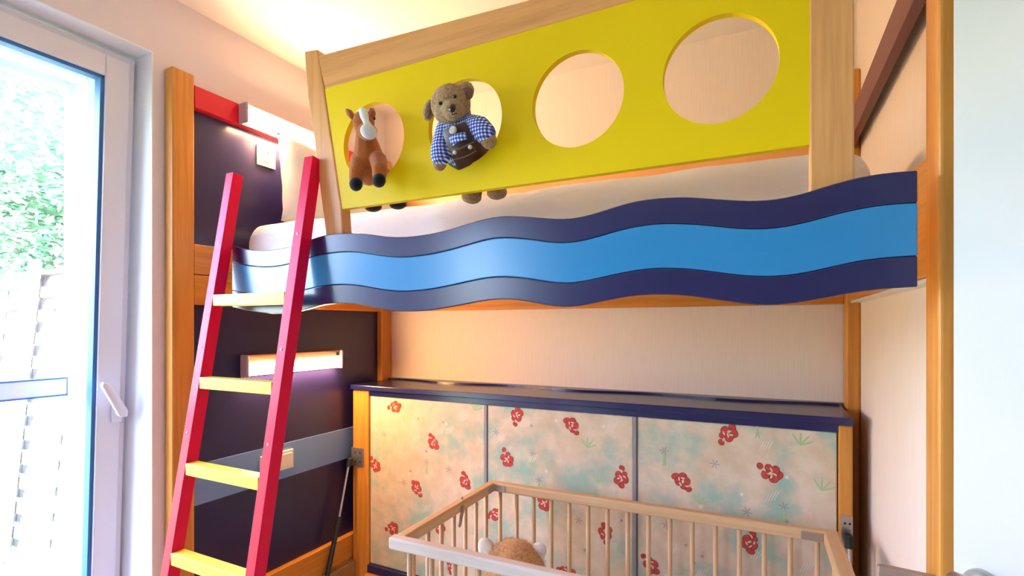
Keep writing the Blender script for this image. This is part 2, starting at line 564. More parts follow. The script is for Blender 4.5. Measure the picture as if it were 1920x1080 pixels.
W_BOT = [(-1.461,.058),(-1.389,.047),(-1.319,.039),(-1.245,.036),(-1.15,.046),(-1.077,.06),(-.992,.061),(-.938,.055),(-.876,.044),(-.827,.038),(-.75,.037),(-.687,.043),(-.63,.051),(-.576,.059),(-.528,.061),(-.49,.059),(-.445,.05),(-.401,.042),(-.363,.04),(-.301,.051),(-.237,.061),(-.177,.062),(-.123,.057),(-.065,.046),(-.014,.038),(.023,.038),(.067,.044),(.112,.053),(.156,.06),(.183,.062),(.215,.063)]
def strip(up, dn, y0, y1, gap, r):
    """wavy band between two curves, quads only, so the bevels stay clean"""
    U, D = spline(up, 110), spline(dn, 110)
    b = bmesh.new()
    V = [[], [], [], []]
    for (x, a), (_, d) in zip(U, D):
        a, d = H + a - gap, H + d + gap
        V[0].append(b.verts.new((x, y0, d)))
        V[1].append(b.verts.new((x, y0, a)))
        V[2].append(b.verts.new((x, y1, a)))
        V[3].append(b.verts.new((x, y1, d)))
    for i in range(len(U) - 1):
        for k in range(4):
            j = (k + 1) % 4
            b.faces.new((V[k][i], V[k][i + 1], V[j][i + 1], V[j][i]))
    b.faces.new([V[k][0] for k in range(4)])
    b.faces.new([V[k][-1] for k in (3, 2, 1, 0)])
    bmesh.ops.recalc_face_normals(b, faces=b.faces)
    es = [e for e in b.edges if len(e.link_faces) == 2 and e.calc_face_angle(0) > 0.8]
    bmesh.ops.bevel(b, geom=es, offset=r, segments=2, affect='EDGES', profile=0.5, clamp_overlap=True)
    return b
core = smooth(obj('wave_board', strip(W_TOP, W_BOT, 1.019, 1.030, 0.001, 0.001), M_navy, BED), 14)
tag(core, 'wavy front board in navy and sky blue')
smooth(obj('wave_band', strip(W_TOP, W_B1, 1.012, 1.0192, 0.0, 0.0022), M_navy, core), 14)
smooth(obj('wave_band', strip(W_B1, W_B2, 1.012, 1.0192, 0.0008, 0.0018), M_blue, core), 14)
smooth(obj('wave_band', strip(W_B2, W_BOT, 1.012, 1.0192, 0.0, 0.0022), M_navy, core), 14)

# yellow porthole guard
GY0, GY1 = 1.0315, 1.053
k = GY0 / 1.05
def gx(px, py):
    p = at(px, py, GY0)
    return (p.x, p.z)
HOLES = [(-0.9245, H + 0.4855), (-0.6445, H + 0.4855), (-0.3630, H + 0.4855), (-0.0810, H + 0.4855)]
HR = 0.1025
def guard_board():
    z0, z1 = H + 0.319, H + 0.660
    xl = lambda z: -1.030 + (z - (H + 0.320)) / 0.339 * (-0.065) - 0.002
    xr = 0.068
    cuts = [None, (HOLES[0][0] + HOLES[1][0]) / 2, (HOLES[1][0] + HOLES[2][0]) / 2, (HOLES[2][0] + HOLES[3][0]) / 2, xr]
    b = bmesh.new()
    N = 64
    y0, y1 = GY0 + 0.003, GY1 - 0.002
    for i, (hx, hz) in enumerate(HOLES):
        fr, bk, fo, bo = [], [], [], []
        for t in range(N):
            a = 2 * math.pi * (t + 0.5) / N
            dx, dz = math.cos(a), math.sin(a)
            ks = []
            if dz > 1e-9: ks.append((z1 - hz) / dz)
            if dz < -1e-9: ks.append((z0 - hz) / dz)
            if dx > 1e-9: ks.append((cuts[i + 1] - hx) / dx)
            if dx < -1e-9:
                if i: ks.append((cuts[i] - hx) / dx)
                else:   # slanted left edge
                    s = -0.065 / 0.339
                    x_at = xl(hz) - hx
                    ks.append(x_at / (dx - s * dz))
            ks = [q for q in ks if q > 0]
            q = min(ks)
            fr.append(b.verts.new((hx + dx * HR, y0, hz + dz * HR)))
            bk.append(b.verts.new((hx + dx * HR, y1, hz + dz * HR)))
            fo.append(b.verts.new((hx + dx * q, y0, hz + dz * q)))
            bo.append(b.verts.new((hx + dx * q, y1, hz + dz * q)))
        cx0 = cuts[i] if i else None
        corners = [(cuts[i + 1], z1), (cx0 if i else xl(z1), z1), (cx0 if i else xl(z0), z0), (cuts[i + 1], z0)]
        # snap the nearest outer vertex onto each corner
        for cxp, czp in corners:
            j = min(range(N), key=lambda q: (fo[q].co.x - cxp) ** 2 + (fo[q].co.z - czp) ** 2)
            fo[j].co.x, fo[j].co.z = cxp, czp
            bo[j].co.x, bo[j].co.z = cxp, czp
        for t in range(N):
            n = (t + 1) % N
            b.faces.new((fr[t], fr[n], fo[n], fo[t]))
            b.faces.new((bk[n], bk[t], bo[t], bo[n]))
            b.faces.new((fr[n], fr[t], bk[t], bk[n]))
            mx, mz = (fo[t].co.x + fo[n].co.x) / 2, (fo[t].co.z + fo[n].co.z) / 2
            inner = (i < 3 and abs(mx - cuts[i + 1]) < 1e-5) or (i > 0 and abs(mx - cuts[i]) < 1e-5)
            if not inner:
                b.faces.new((fo[t], fo[n], bo[n], bo[t]))
    bmesh.ops.remove_doubles(b, verts=b.verts, dist=1e-5)
    bmesh.ops.recalc_face_normals(b, faces=b.faces)
    return b
gp = obj('guard_panel', guard_board(), M_yellow, BED)
tag(gp, 'yellow guard panel with four round portholes')
for p in gp.data.polygons:
    p.use_smooth = False
# guard's top rail (tapers to the right) and its posts
obj('guard_rail', prism([(-1.121, H + 0.756), (-1.095, H + 0.660), (0.068, H + 0.660), (0.068, H + 0.702)], 'y', GY0 + .001, GY1 + 0.004, 0.002), M_lit_x, BED)
L = [(570.4, 96), (573, 135), (577, 180), (587.8, 255), (597.5, 336.7), (610, 436.7)]
R = [(642.5, 436.7), (639.6, 388.5), (623, 277), (606, 164), (595, 92)]
poly = [gx(*p) for p in L] + [(gx(612, 437)[0], H + 0.10), (gx(643, 437)[0], H + 0.10)] + [gx(*p) for p in R]
obj('guard_post', prism(poly, 'y', GY0, GY0 + 0.036, 0.004), M_lit_z, BED)
obj('guard_post', box(0.068, 0.1335, GY0, GY0 + 0.030, H + 0.10, H + 0.79, 0.003), M_lit_z, BED)

# ------------------------------------------------------------------ folded wall bed under the bunk
FB = thing('fold_away_bed', 'folded wall bed with blue shelf top and printed fabric base', 'fold-away bed', (-0.78, 1.95, 0))
YC = 1.865
obj('post', box(-1.794, -1.693, YC, 2.078, H - 1.30, H - 0.306, 0.008, 3), M_beech_z, FB)
obj('post', box(0.200, 0.2375, YC, 2.075, H - 1.30, H - 0.306, 0.006, 3), M_beech_z, FB)
sh = prism([(-1.796, 2.160), (-1.796, 1.851), (-1.60, 1.846), (-1.2, 1.850), (-.7, 1.846), (-.2, 1.850), (.237, 1.848), (.237, 2.160)], 'z', H - 0.304, H - 0.280, 0.003)
tag(obj('shelf', sh, M_navy, FB), 'glossy navy shelf top')
wv = [(-1.79, 2.160)] + [(-1.79 + 2.02 * i / 60, 2.105 + 0.022 * math.sin(i / 60 * 2 * math.pi * 3.2 + 0.6)) for i in range(61)] + [(.235, 2.160)]
tag(obj('shelf_trim', prism(wv, 'z', H - 0.2799, H - 0.272), M_navy, FB), 'thin wavy strip along the back of the shelf')
obj('recess_strip', box(-1.693, 0.200, YC + 0.004, YC + 0.02, H - 0.330, H - 0.305, 0.001), M_navy, FB)
obj('divider', box(-1.0625, -1.050, YC + .004, YC + .016, H - 1.13, H - 0.330, 0.003), M_greystrip, FB)
obj('divider', box(-0.437, -0.424, YC + .002, YC + .016, H - 1.13, H - 0.330, 0.003), M_greystrip, FB)
obj('lower_edge', box(-1.693, 0.200, YC - 0.012, YC + 0.02, H - 1.165, H - 1.128, 0.004), M_navy, FB)
obj('plinth', box(-1.693, 0.200, YC - 0.03, YC + 0.02, 0.0, H - 1.166, 0.004), M_beech_x, FB)
obj('backing', box(-1.69, 0.2, YC + 0.03, YC + 0.045, H - 1.15, H - 0.31), M_beech_x, FB)

def fabric():
    m = mat('printed_fabric', (0.75, 0.62, 0.45), 0.8, 0.2)
    v = coords(m)
    f1 = noise_tex(m, v, 7.0, 4, 0.6)
    f2 = noise_tex(m, v, 13.0, 3, 0.6)
    base = ramp(m, f2, [(0.35, (0.62, 0.50, 0.35)), (0.65, (0.72, 0.62, 0.48))])
    green = ramp(m, f1, [(0.47, (0, 0, 0)), (0.66, (0.85, 0.85, 0.85))])
    mx = nd(m, 'ShaderNodeMix', data_type='RGBA')
    lk(m, green, mx.inputs['Factor'])
    lk(m, base, mx.inputs[6])
    mx.inputs[7].default_value = (0.30, 0.50, 0.42, 1)
    lk(m, mx.outputs[2], m.node_tree.nodes['Principled BSDF'].inputs['Base Color'])
    g = noise_tex(m, v, 300, 2)
    bump(m, g, 0.1, 0.0008)
    return m
M_fabric = fabric()
M_coral = paint('coral_print', (0.60, 0.095, 0.075), 0.8, 0.1, 0.35, 60, False)
M_coral_edge = mat('coral_print_outline', (0.17, 0.02, 0.03), 0.8, 0.1)
M_coral_hi = mat('coral_print_highlight', (0.80, 0.55, 0.45), 0.8, 0.1)
M_leaf_print = mat('leaf_print', (0.38, 0.56, 0.30), 0.8, 0.1)
M_star_print = mat('star_print', (0.33, 0.27, 0.28), 0.8, 0.1)
M_pale_print = mat('pale_print', (0.80, 0.78, 0.72), 0.8, 0.1)
def disc(b, cx, cz, rx, rz, a, y, mi, n=12):
    ca, sa = math.cos(a), math.sin(a)
    vs_ = []
    for t in range(n):
        q = 2 * math.pi * t / n
        x, z = rx * math.cos(q), rz * math.sin(q)
        vs_.append(b.verts.new((cx + x * ca - z * sa, y, cz + x * sa + z * ca)))
    f = b.faces.new(vs_)
    f.material_index = mi
    f.normal_update()
    if f.normal.y > 0:
        f.normal_flip()
def motif_mesh(v):
    """a rounded coral blossom with dark outlined lobes"""
    rnd = random.Random(40 + v)
    b = bmesh.new()
    lobes = [(-.026, .016, .017, .013), (-.004, .022, .015, .017), (.018, .010, .017, .014), (-.014, -.006, .017, .013), (.010, -.016, .014, .012), (.036, -.024, .012, .010)]
    for i, (x, z, rx, rz) in enumerate(lobes):
        x += rnd.uniform(-.004, .004)
        z += rnd.uniform(-.004, .004)
        a = rnd.uniform(0, 3)
        disc(b, x, z, rx + .0016, rz + .0016, a, -0.0004 - i * 3e-5, 1)
        disc(b, x, z, rx, rz, a, -0.00041 - i * 3e-5 - 1e-5, 0)
    for (x, z) in ((-.012, .008), (.006, .004), (.024, -.012), (-.002, -.012), (.002, .016)):
        disc(b, x, z, .0085, .0034, rnd.uniform(0, 3), -0.0009, 2)
    me = bpy.data.meshes.new('printed_motif')
    b.to_mesh(me)
    b.free()
    for m in (M_coral, M_coral_edge, M_coral_hi):
        me.materials.append(m)
    return me
MOTIFS = [motif_mesh(i) for i in range(3)]
PANELS = [(-1.690, -1.0635), (-1.049, -0.438), (-0.423, 0.197)]
MO = [[(740, 762, 2.4), (813, 829, 3.6), (704, 872, 3.4), (781, 916, .4), (873, 902, 3.8), (736, 990, 2.2), (826, 988, 3.9), (846, 1060, 1.0)],
      [(968, 772, 1.2), (1071, 798, .3), (951, 860, 3.7), (1166, 895, 4.2), (921, 962, 2.1), (1021, 942, 4.0), (1134, 1000, .9), (1062, 1072, 2.6)],
      [(1363, 808, 1.6), (1278, 903, .2), (1446, 886, 3.0), (1220, 1058, 3.4), (1408, 1018, 4.3)]]
SP = [[(758, 788), (800, 866), (757, 905), (890, 770), (842, 880), (720, 815), (760, 1040)],
      [(1100, 840), (998, 850), (1085, 975), (1150, 780), (930, 810), (1010, 900), (1120, 905)],
      [(1310, 945), (1245, 845), (1340, 870), (1500, 835), (1400, 960), (1470, 950), (1540, 920), (1420, 790), (1250, 985)]]
rs = random.Random(3)
for i, (x0, x1) in enumerate(PANELS):
    bp_ = box(x0, x1, YC + 0.008, YC + 0.030, H - 1.128, H - 0.331, 0.004, 2)
    po = obj('fabric_panel', bp_, M_fabric, FB)
    for j, (px, py, a) in enumerate(MO[i]):
        p = at(px, py, YC + 0.0078)
        if not (x0 + .02 < p.x < x1 - .02):
            p.x = min(max(p.x, x0 + .035), x1 - .035)
        p.z = min(p.z, H - 0.365)
        mo = obj('printed_motif', MOTIFS[j % 3], [M_coral], po)
        mo.location = p - root_loc(po)
        mo.rotation_euler = (0, a, 0)
        mo.scale = (.84, 1, .84)
    b = bmesh.new()
    for q, (px, py) in enumerate(SP[i]):
        p = at(px, py, YC + 0.0076)
        if q % 3 == 0:      # leaf sprig
            for a in (0.9, 1.5, 2.1, 0.4):
                disc(b, p.x + math.cos(a) * .022, p.z + math.sin(a) * .022, .022, .0032, a, YC + .0076 - a * 2e-5, 0, 8)
        else:               # little star flower
            for a in range(6):
                an = a * math.pi / 3 + q
                disc(b, p.x + math.cos(an) * .009, p.z + math.sin(an) * .009, .009, .0015, an, YC + .0076 - a * 1e-5, 1, 6)
            for a in (1.75, 1.4):
                if q % 2:
                    disc(b, p.x + .008 * (a - 1.5), p.z - .035, .026, .003, a, YC + .0075 - a * 1e-5, 0, 8)
    for _ in range(30):
        x, z = rs.uniform(x0 + .03, x1 - .03), rs.uniform(H - 1.1, H - .37)
        if _ % 2:
            for a in range(3):
                disc(b, x, z, .010, .0012, a * 1.05 + x, YC + .0074 - a * 1e-5, 1 if _ % 4 == 1 else 2, 6)
        else:
            for a in range(4):
                disc(b, x + a * .009, z + a * .003, .022, .0009, 1.15, YC + .0074, 2, 6)
    obj('printed_sprigs', b, [M_leaf_print, M_star_print, M_pale_print], po)['kind'] = 'stuff'
# hinge plates and gas struts
for s, x0, x1, xb in ((0, -1.797, -1.722, -1.803), (1, 0.205, 0.2365, 0.226)):
    pl = obj('hinge_plate', box(x0, x1, YC - 0.006, YC - 0.0005, H - 0.672, H - 0.583, 0.0015), M_steel, FB)
    for (fx, fz) in ((.35, .25), (.75, .25), (.35, .75), (.75, .75)):
        obj('screw', ell((x0 + (x1 - x0) * fx, YC - .0065, H - .672 + .089 * fz), (.004, .0025, .004), sub=1), M_dark, pl)
    gx_ = -1.780 if s == 0 else 0.222
    gs = obj('gas_strut', tube([(gx_, 1.828, H - 0.648), (gx_, 1.765, H - 0.892)], 0.0055), M_steel, FB)
    tag(gs, 'gas strut with steel rod and black cylinder')
    obj('cylinder', tube([(gx_, 1.767, H - 0.885), (gx_, 1.655, H - 1.25)], 0.0115), M_dark, gs)
    obj('ball_joint', join(tube([(gx_, 1.832, H - 0.632), (gx_, 1.824, H - 0.668)], 0.012), ell((gx_, 1.838, H - .640), .014, sub=2)), M_dark, gs)
obj('side_beam', box(-1.796, -1.770, 1.30, 1.86, H - 1.20, H - 1.125, 0.004), M_steel, FB)

# ------------------------------------------------------------------ ladder
LD = thing('ladder', 'red bunk ladder with four lemon yellow rungs leaning on the wavy board', 'ladder', (-1.31, 0.72, 0))
LY = lambda h: 1.0095 + (h - 0.473) * 0.166       # front line of the rails
RD = 0.034
for x0, x1 in ((-1.484, -1.4495), (-1.148, -1.1145)):
    pts = [(LY(-1.42), 0), (LY(.468), H + 0.470), (LY(.468) + RD, H + 0.464), (LY(-1.42) + RD, 0)]
    obj('rail', prism(pts, 'x', x0, x1, 0.0015), M_red, LD)
    sx = x0 + (x1 - x0) * .5
    for h in (.25, -.06, -.30):
        obj('screw', ell((sx, LY(h) - .0003, H + h), (.004, .0018, .004), sub=2), M_steel, LD)
for h in (0.093, -0.145, -0.382, -0.617, -0.852, -1.087):
    y = LY(h - .016)
    obj('rung', box(-1.4495, -1.148, y, y + 0.036, H + h - 0.033, H + h, 0.002), M_rung, LD)

# ------------------------------------------------------------------ bedding
def soft_box(x0, x1, y0, y1, z0, z1, e=5.0, n=40, amp=0.004):
    b = bmesh.new()
    bmesh.ops.create_cube(b, size=2.0)
    bmesh.ops.subdivide_edges(b, edges=b.edges, cuts=n, use_grid_fill=True)
    c = Vector(((x0 + x1) / 2, (y0 + y1) / 2, (z0 + z1) / 2))
    hx, hy, hz = (x1 - x0) / 2, (y1 - y0) / 2, (z1 - z0) / 2
    for v in b.verts:
        p = v.co.copy()
        r = min(hx, hy, hz) * 0.72
        q = Vector((p.x * hx, p.y * hy, p.z * hz))
        inner = Vector((max(-hx + r, min(hx - r, q.x)), max(-hy + r, min(hy - r, q.y)), max(-hz + r, min(hz - r, q.z))))
        d = q - inner
        if d.length > 1e-6:
            q = inner + d.normalized() * r
        nz = noise.noise(Vector((q.x * 6, q.y * 6, q.z * 14)))
        v.co = c + q + (q - inner).normalized() * amp * nz if d.length > 1e-6 else c + q
    return b
mo = smooth(obj('mattress', soft_box(-1.792, 0.205, 1.278, 2.085, H + 0.199, H + 0.392, amp=0.007), M_sheet), 180)
tag(mo, 'white sheeted mattress on the upper bunk', 'mattress')
def pillow(w_, h_, t_, n=28):
    b = bmesh.new()
    g = {}
    for s in (0, 1):
        for i in range(n + 1):
            for j in range(n + 1):
                u, v = i / n * 2 - 1, j / n * 2 - 1
                if s == 1 and (abs(u) == 1 or abs(v) == 1):
                    g[s, i, j] = g[0, i, j]
                    continue
                pin = 1 - 0.07 * (1 - u * u) * abs(v) ** 3 - 0.0
                pin2 = 1 - 0.07 * (1 - v * v) * abs(u) ** 3
                th = t_ * ((1 - u ** 4) * (1 - v ** 4)) ** 0.55
                th *= 1 + 0.18 * noise.noise(Vector((u * 2.2, v * 2.2, s * 3)))
                g[s, i, j] = b.verts.new((th * (1 if s else -1), u * w_ * pin2, v * h_ * pin))
    for s in (0, 1):
        for i in range(n):
            for j in range(n):
                f = [g[s, i, j], g[s, i + 1, j], g[s, i + 1, j + 1], g[s, i, j + 1]]
                b.faces.new(f if s else list(reversed(f)))
    return b
pb = pillow(0.33, 0.185, 0.072)
bmesh.ops.transform(pb, matrix=Matrix.Translation((-1.705, 1.708, H + 0.568)) @ Matrix.Rotation(math.radians(-9), 4, 'Y') @ Matrix.Rotation(math.radians(-4), 4, 'X'), verts=pb.verts)
tag(smooth(obj('pillow', pb, M_pillow), 180), 'white pillow propped against the dark headboard panel', 'pillow')

# ------------------------------------------------------------------ lamps, socket, switch
M_tube_low = emit('warm_lamp_diffuser', (1.0, 0.58, 0.25), 150.0)
M_tube_up = emit('bright_lamp_diffuser', (1.0, 0.59, 0.29), 140.0)
def strip_lamp(name, label, y0, y1, z0, z1, xb, depth, diff, housing, cap, flip):
    t = thing(name, label, 'lamp', (xb, (y0 + y1) / 2, z0))
    zm = z0 + (z1 - z0) * (0.62 if not flip else 0.9)
    zl = z0 + 0.004
    obj('housing', box(xb, xb + depth * 0.8, y0 + .008, y1 - .008, zm, z1, 0.004), housing, t)
    obj('back_plate', box(xb, xb + depth * 0.22, y0 + .008, y1 - .008, z0, zm, 0.001), housing, t)
    obj('diffuser', box(xb + depth * 0.22, xb + depth, y0 + .012, y1 - .012, zl, zm - .001, 0.010, 3), diff, t)
    for a, b in ((y0, y0 + .011), (y1 - .011, y1)):
        obj('end_cap', box(xb, xb + depth * 1.06, a, b, z0 - .001, z1 + .001, 0.004), cap, t)
    return t
t = strip_lamp('reading_lamp', 'warm lit strip lamp on the dark panel below the bunk', 1.300, 1.800, H - 0.196, H - 0.112, -1.830, 0.040, M_tube_low, M_bronze, M_lilac_cap, False)
sw = obj('rocker_switch', box(-1.800, -1.7955, 1.765, 1.780, H - 0.136, H - 0.120, 0.001), M_dark, t)
t = strip_lamp('reading_lamp', 'brightly lit strip lamp on the red rail over the pillow', 1.272, 1.80, H + 0.772, H + 0.848, -1.800, 0.045, M_tube_up, M_bronze, M_lilac_cap, True)

def socket(name, label, y0, y1, z0, z1, xb, gang):
    t = thing(name, label, 'socket' if gang == 1 else 'switch', (xb, (y0 + y1) / 2, z0))
    obj('plate', box(xb, xb + 0.009, y0, y1, z0, z1, 0.002), M_plastic, t)
    if gang == 1:
        yc, zc = (y0 + y1) / 2, (z0 + z1) / 2
        ins = obj('insert', box(xb + .008, xb + .0105, y0 + .014, y1 - .014, z0 + .014, z1 - .014, .001), M_plastic, t)
        ring = tube([(xb + .0100, yc, zc), (xb + .0125, yc, zc)], 0.022, 24)
        obj('recess_ring', ring, M_plastic, t)
        well = tube([(xb + .0126, yc, zc), (xb + .0128, yc, zc)], 0.0195, 24)
        obj('well', well, M_lilac_cap, t)
        pins = ell((xb + .013, yc - .009, zc), (.001, .0028, .0028), sub=1)
        ell((xb + .013, yc + .009, zc), (.001, .0028, .0028), sub=1, bm=pins)
        box(xb + .0125, xb + .014, yc - .003, yc + .003, zc + .012, zc + .019, bm=pins)
        obj('contacts', pins, M_dark, t)
    else:
        for i in range(2):
            a = y0 + .008 + i * (y1 - y0 - .016) / 2
            b = a + (y1 - y0 - .016) / 2
            obj('rocker', box(xb + .008, xb + .0125, a + .002, b - .002, z0 + .012, z1 - .012, .0015), M_plastic, t)
    return t
socket('wall_socket', 'ivory power socket on the dark headboard panel', 1.372, 1.455, H + 0.649, H + 0.730, -1.830, 1)
socket('light_switch', 'ivory double switch on the grey blue stripe behind the ladder', 1.382, 1.541, H - 0.604, H - 0.525, -1.826, 2)

# ceiling lamp in the unseen part of the room
t = thing('ceiling_lamp', 'round flush ceiling lamp behind the viewer', 'lamp', (-0.45, -0.75, ZC - 0.09))
obj('base', tube([(-.45, -.75, ZC - .02), (-.45, -.75, ZC)], 0.20, 32), M_white_pvc, t)
sb = bmesh.new()
ell((-.45, -.75, ZC - .022), (.19, .19, .07), sub=3, bm=sb)
smooth(obj('shade', sb, emit('ceiling_lamp_glass', (1.0, 0.72, 0.56), 3.5), t), 180)

# ------------------------------------------------------------------ cot
BLp, BRp, FLp = Vector((-0.947, 1.724)), Vector((0.187, 1.761)), Vector((-0.940, 1.123))
CL, CW = 1.135, 0.600
ang = math.atan2(BRp.y - BLp.y, BRp.x - BLp.x) * 0.5
COT = thing('baby_cot', 'beech slatted baby cot standing in front of the folded bed', 'cot', (FLp.x, FLp.y, 0), ang)
RZ = H - 0.590                              # top of the rails
rw, rh = 0.030, 0.034
M_cot_front = wood('cot_beech_daylit', (0.60, 0.50, 0.42), (0.70, 0.61, 0.53), 'x')  # whiter copy of the cot beech, daylight put into the colour
tag(obj('top_rail', box(-.008, CL, 0, rw, RZ - rh, RZ, .006, 3), M_cot_front, COT, True), 'front top rail')
obj('top_rail', box(0, CL, CW - rw, CW, RZ - rh, RZ, .006, 3), M_cot_x, COT, True)
obj('top_rail', box(0, rw, rw, CW - rw, RZ - rh, RZ, .005, 3), M_cot_y, COT, True)
obj('top_rail', box(CL - rw - .008, CL, rw, CW - rw, RZ - rh, RZ, .005, 3), M_cot_y, COT, True)
LZ = 0.20
for y0 in (0, CW - rw):
    obj('lower_rail', box(0, CL, y0, y0 + rw, LZ, LZ + rh, .005), M_cot_x, COT, True)
for x0 in (0, CL - rw):
    obj('lower_rail', box(x0, x0 + rw, rw, CW - rw, LZ, LZ + rh, .005), M_cot_y, COT, True)
for x0 in (0, CL - rw):
    for y0 in (0, CW - rw):
        obj('leg', box(x0, x0 + rw, y0, y0 + rw, 0, LZ + .001, .004), M_cot_z, COT, True)
sl = tube([(0, 0, LZ + rh - .005), (0, 0, RZ - rh + .004)], 0.0075, 10)
slat_me = bpy.data.meshes.new('slat')
sl.to_mesh(slat_me)
sl.free()
for p in slat_me.polygons:
    p.use_smooth = True
slat_me.materials.append(M_cot_z)
def slat(x, y):
    s = obj('slat', slat_me, M_cot_z, COT, True)
    s.location = (x, y, 0)
for i in range(16):
    slat(0.047 + i * (CL - 0.100) / 15, CW - rw / 2)
for i in range(15):
    slat(0.055 + i * (CL - 0.115) / 14, rw / 2)
for i in range(7):
    slat(rw / 2, 0.085 + i * (CW - 0.155) / 6)
    slat(CL - rw / 2, 0.085 + i * (CW - 0.155) / 6)
for (x0, x1) in ((rw, rw + .045), (CL - rw - .065, CL - rw - .01)):
    obj('corner_bracket', box(x0, x1, CW - rw - .002, CW - rw - .0002, RZ - rh + .004, RZ - .006, .0006), M_steel, COT, True)
obj('corner_bracket', box(rw + .0002, rw + .002, rw, rw + .06, RZ - rh + .004, RZ - .006, .0006), M_steel, COT, True)
obj('corner_bracket', box(rw + .0002, rw + .002, CW - rw - .05, CW - rw, RZ - rh + .004, RZ - .006, .0006), M_steel, COT, True)
lt = prism([(.330, RZ - .016), (.338, RZ - .012), (.345, RZ - .018), (.322, RZ - .072), (.312, RZ - .078), (.306, RZ - .070)], 'x', rw + .001, rw + .006, .001)
tag(obj('latch', lt, M_bronze, COT, True), 'small brass folding latch')
obj('knob', tube([(rw / 2, .36, RZ - .001), (rw / 2, .36, RZ + .007)], .004, 8), M_steel, COT, True)
obj('cot_base', box(rw + .002, CL - rw - .002, rw + .002, CW - rw - .002, 0.235, 0.250), M_cot_x, COT, True)
cm = thing('cot_mattress', 'small white mattress lying in the cot', 'mattress', (FLp.x, FLp.y, 0.2505), ang)
smooth(obj('cover', soft_box(.04, CL - .04, .04, CW - .04, 0.0, 0.085, n=20, amp=.002), M_sheet, cm, True), 180)

# ------------------------------------------------------------------ plush animals
M_bear = fuzzy('bear_plush', (0.24, 0.14, 0.065), (0.50, 0.32, 0.155), 170)
M_bear_in = fuzzy('bear_ear_lining', (0.10, 0.05, 0.035), (0.22, 0.11, 0.07), 170, .5)
M_horse = fuzzy('chestnut_plush', (0.30, 0.075, 0.014), (0.50, 0.145, 0.030), 420, .35)
M_hoof = fuzzy('black_plush', (0.004, 0.003, 0.006), (0.014, 0.011, 0.02), 400, .3)
M_blaze = fuzzy('white_plush', (0.66, 0.66, 0.68), (0.84, 0.85, 0.88), 400, .3)
M_ear_in = fuzzy('pink_ear_lining', (0.36, 0.12, 0.09), (0.5, 0.2, 0.15), 400, .2)
M_eye = mat('bead_eye', (0.008, 0.006, 0.005), 0.12)
M_leather = paint('brown_leather', (0.065, 0.024, 0.018), 0.42, 0.4, 0.3, 30)
M_stitch = mat('leather_stitching', (0.22, 0.13, 0.09), 0.7)
M_button = paint('horn_button', (0.62, 0.60, 0.50), 0.35, 0.5, 0.2, 80)
def check():
    m = mat('blue_gingham', (0.8, 0.8, 0.85), 0.9, 0.1)
    tc = coords(m)
    sp = nd(m, 'ShaderNodeSeparateXYZ')
    lk(m, tc, sp.inputs[0])
    outs = []
    for a in ('X', 'Z'):
        mu = nd(m, 'ShaderNodeMath', operation='MULTIPLY')
        mu.inputs[1].default_value = 1 / 0.0074
        lk(m, sp.outputs[a], mu.inputs[0])
        fr = nd(m, 'ShaderNodeMath', operation='FRACT')
        lk(m, mu.outputs[0], fr.inputs[0])
        gt = nd(m, 'ShaderNodeMath', operation='GREATER_THAN')
        gt.inputs[1].default_value = 0.48
        lk(m, fr.outputs[0], gt.inputs[0])
        outs.append(gt.outputs[0])
    ad = nd(m, 'ShaderNodeMath', operation='ADD')
    lk(m, outs[0], ad.inputs[0])
    lk(m, outs[1], ad.inputs[1])
    hf = nd(m, 'ShaderNodeMath', operation='MULTIPLY')
    hf.inputs[1].default_value = 0.5
    lk(m, ad.outputs[0], hf.inputs[0])
    c = ramp(m, hf.outputs[0], [(0.0, (0.82, 0.84, 0.90)), (0.5, (0.16, 0.23, 0.62)), (1.0, (0.025, 0.05, 0.34))])
    lk(m, c, m.node_tree.nodes['Principled BSDF'].inputs['Base Color'])
    return m
M_check = check()

def limb(bm, pts, rads, sub=2, n=7):
    """overlapping spheres along a path: a tapering limb once fused"""
    P = [Vector(p) for p in pts]
    for i in range(len(P) - 1):
        for q in range(n + 1):
            f = q / n
            ell(P[i].lerp(P[i + 1], f), rads[i] * (1 - f) + rads[i + 1] * f, sub=sub, bm=bm)
    return bm
def roll(a):
    return Matrix.Rotation(math.radians(a), 3, 'Y').to_quaternion()

# teddy bear in lederhosen, leaning out of the second porthole
TY = 0.985
a_ = lambda px, py, dy=0.0: at(px, py, TY + dy)
TB = thing('teddy_bear', 'brown teddy bear in gingham shirt and leather dungarees leaning out of a porthole', 'teddy bear', (-0.62, 1.04, H + 0.31))
b = bmesh.new()
hc = a_(845, 196)
ell(hc, (.0475, .043, .045), bm=b)
mz = a_(850, 207, -.030)
ell(mz, (.026, .026, .022), roll(20), bm=b)
ell(a_(840, 214, -.015), (.032, .028, .022), bm=b)                 # cheeks
for (px, py, rx, rz, rl) in ((804, 207, .015, .026, 12), (873, 171, .022, .023, -42)):
    ell(a_(px, py, .008), (rx, .011, rz), roll(rl), bm=b)
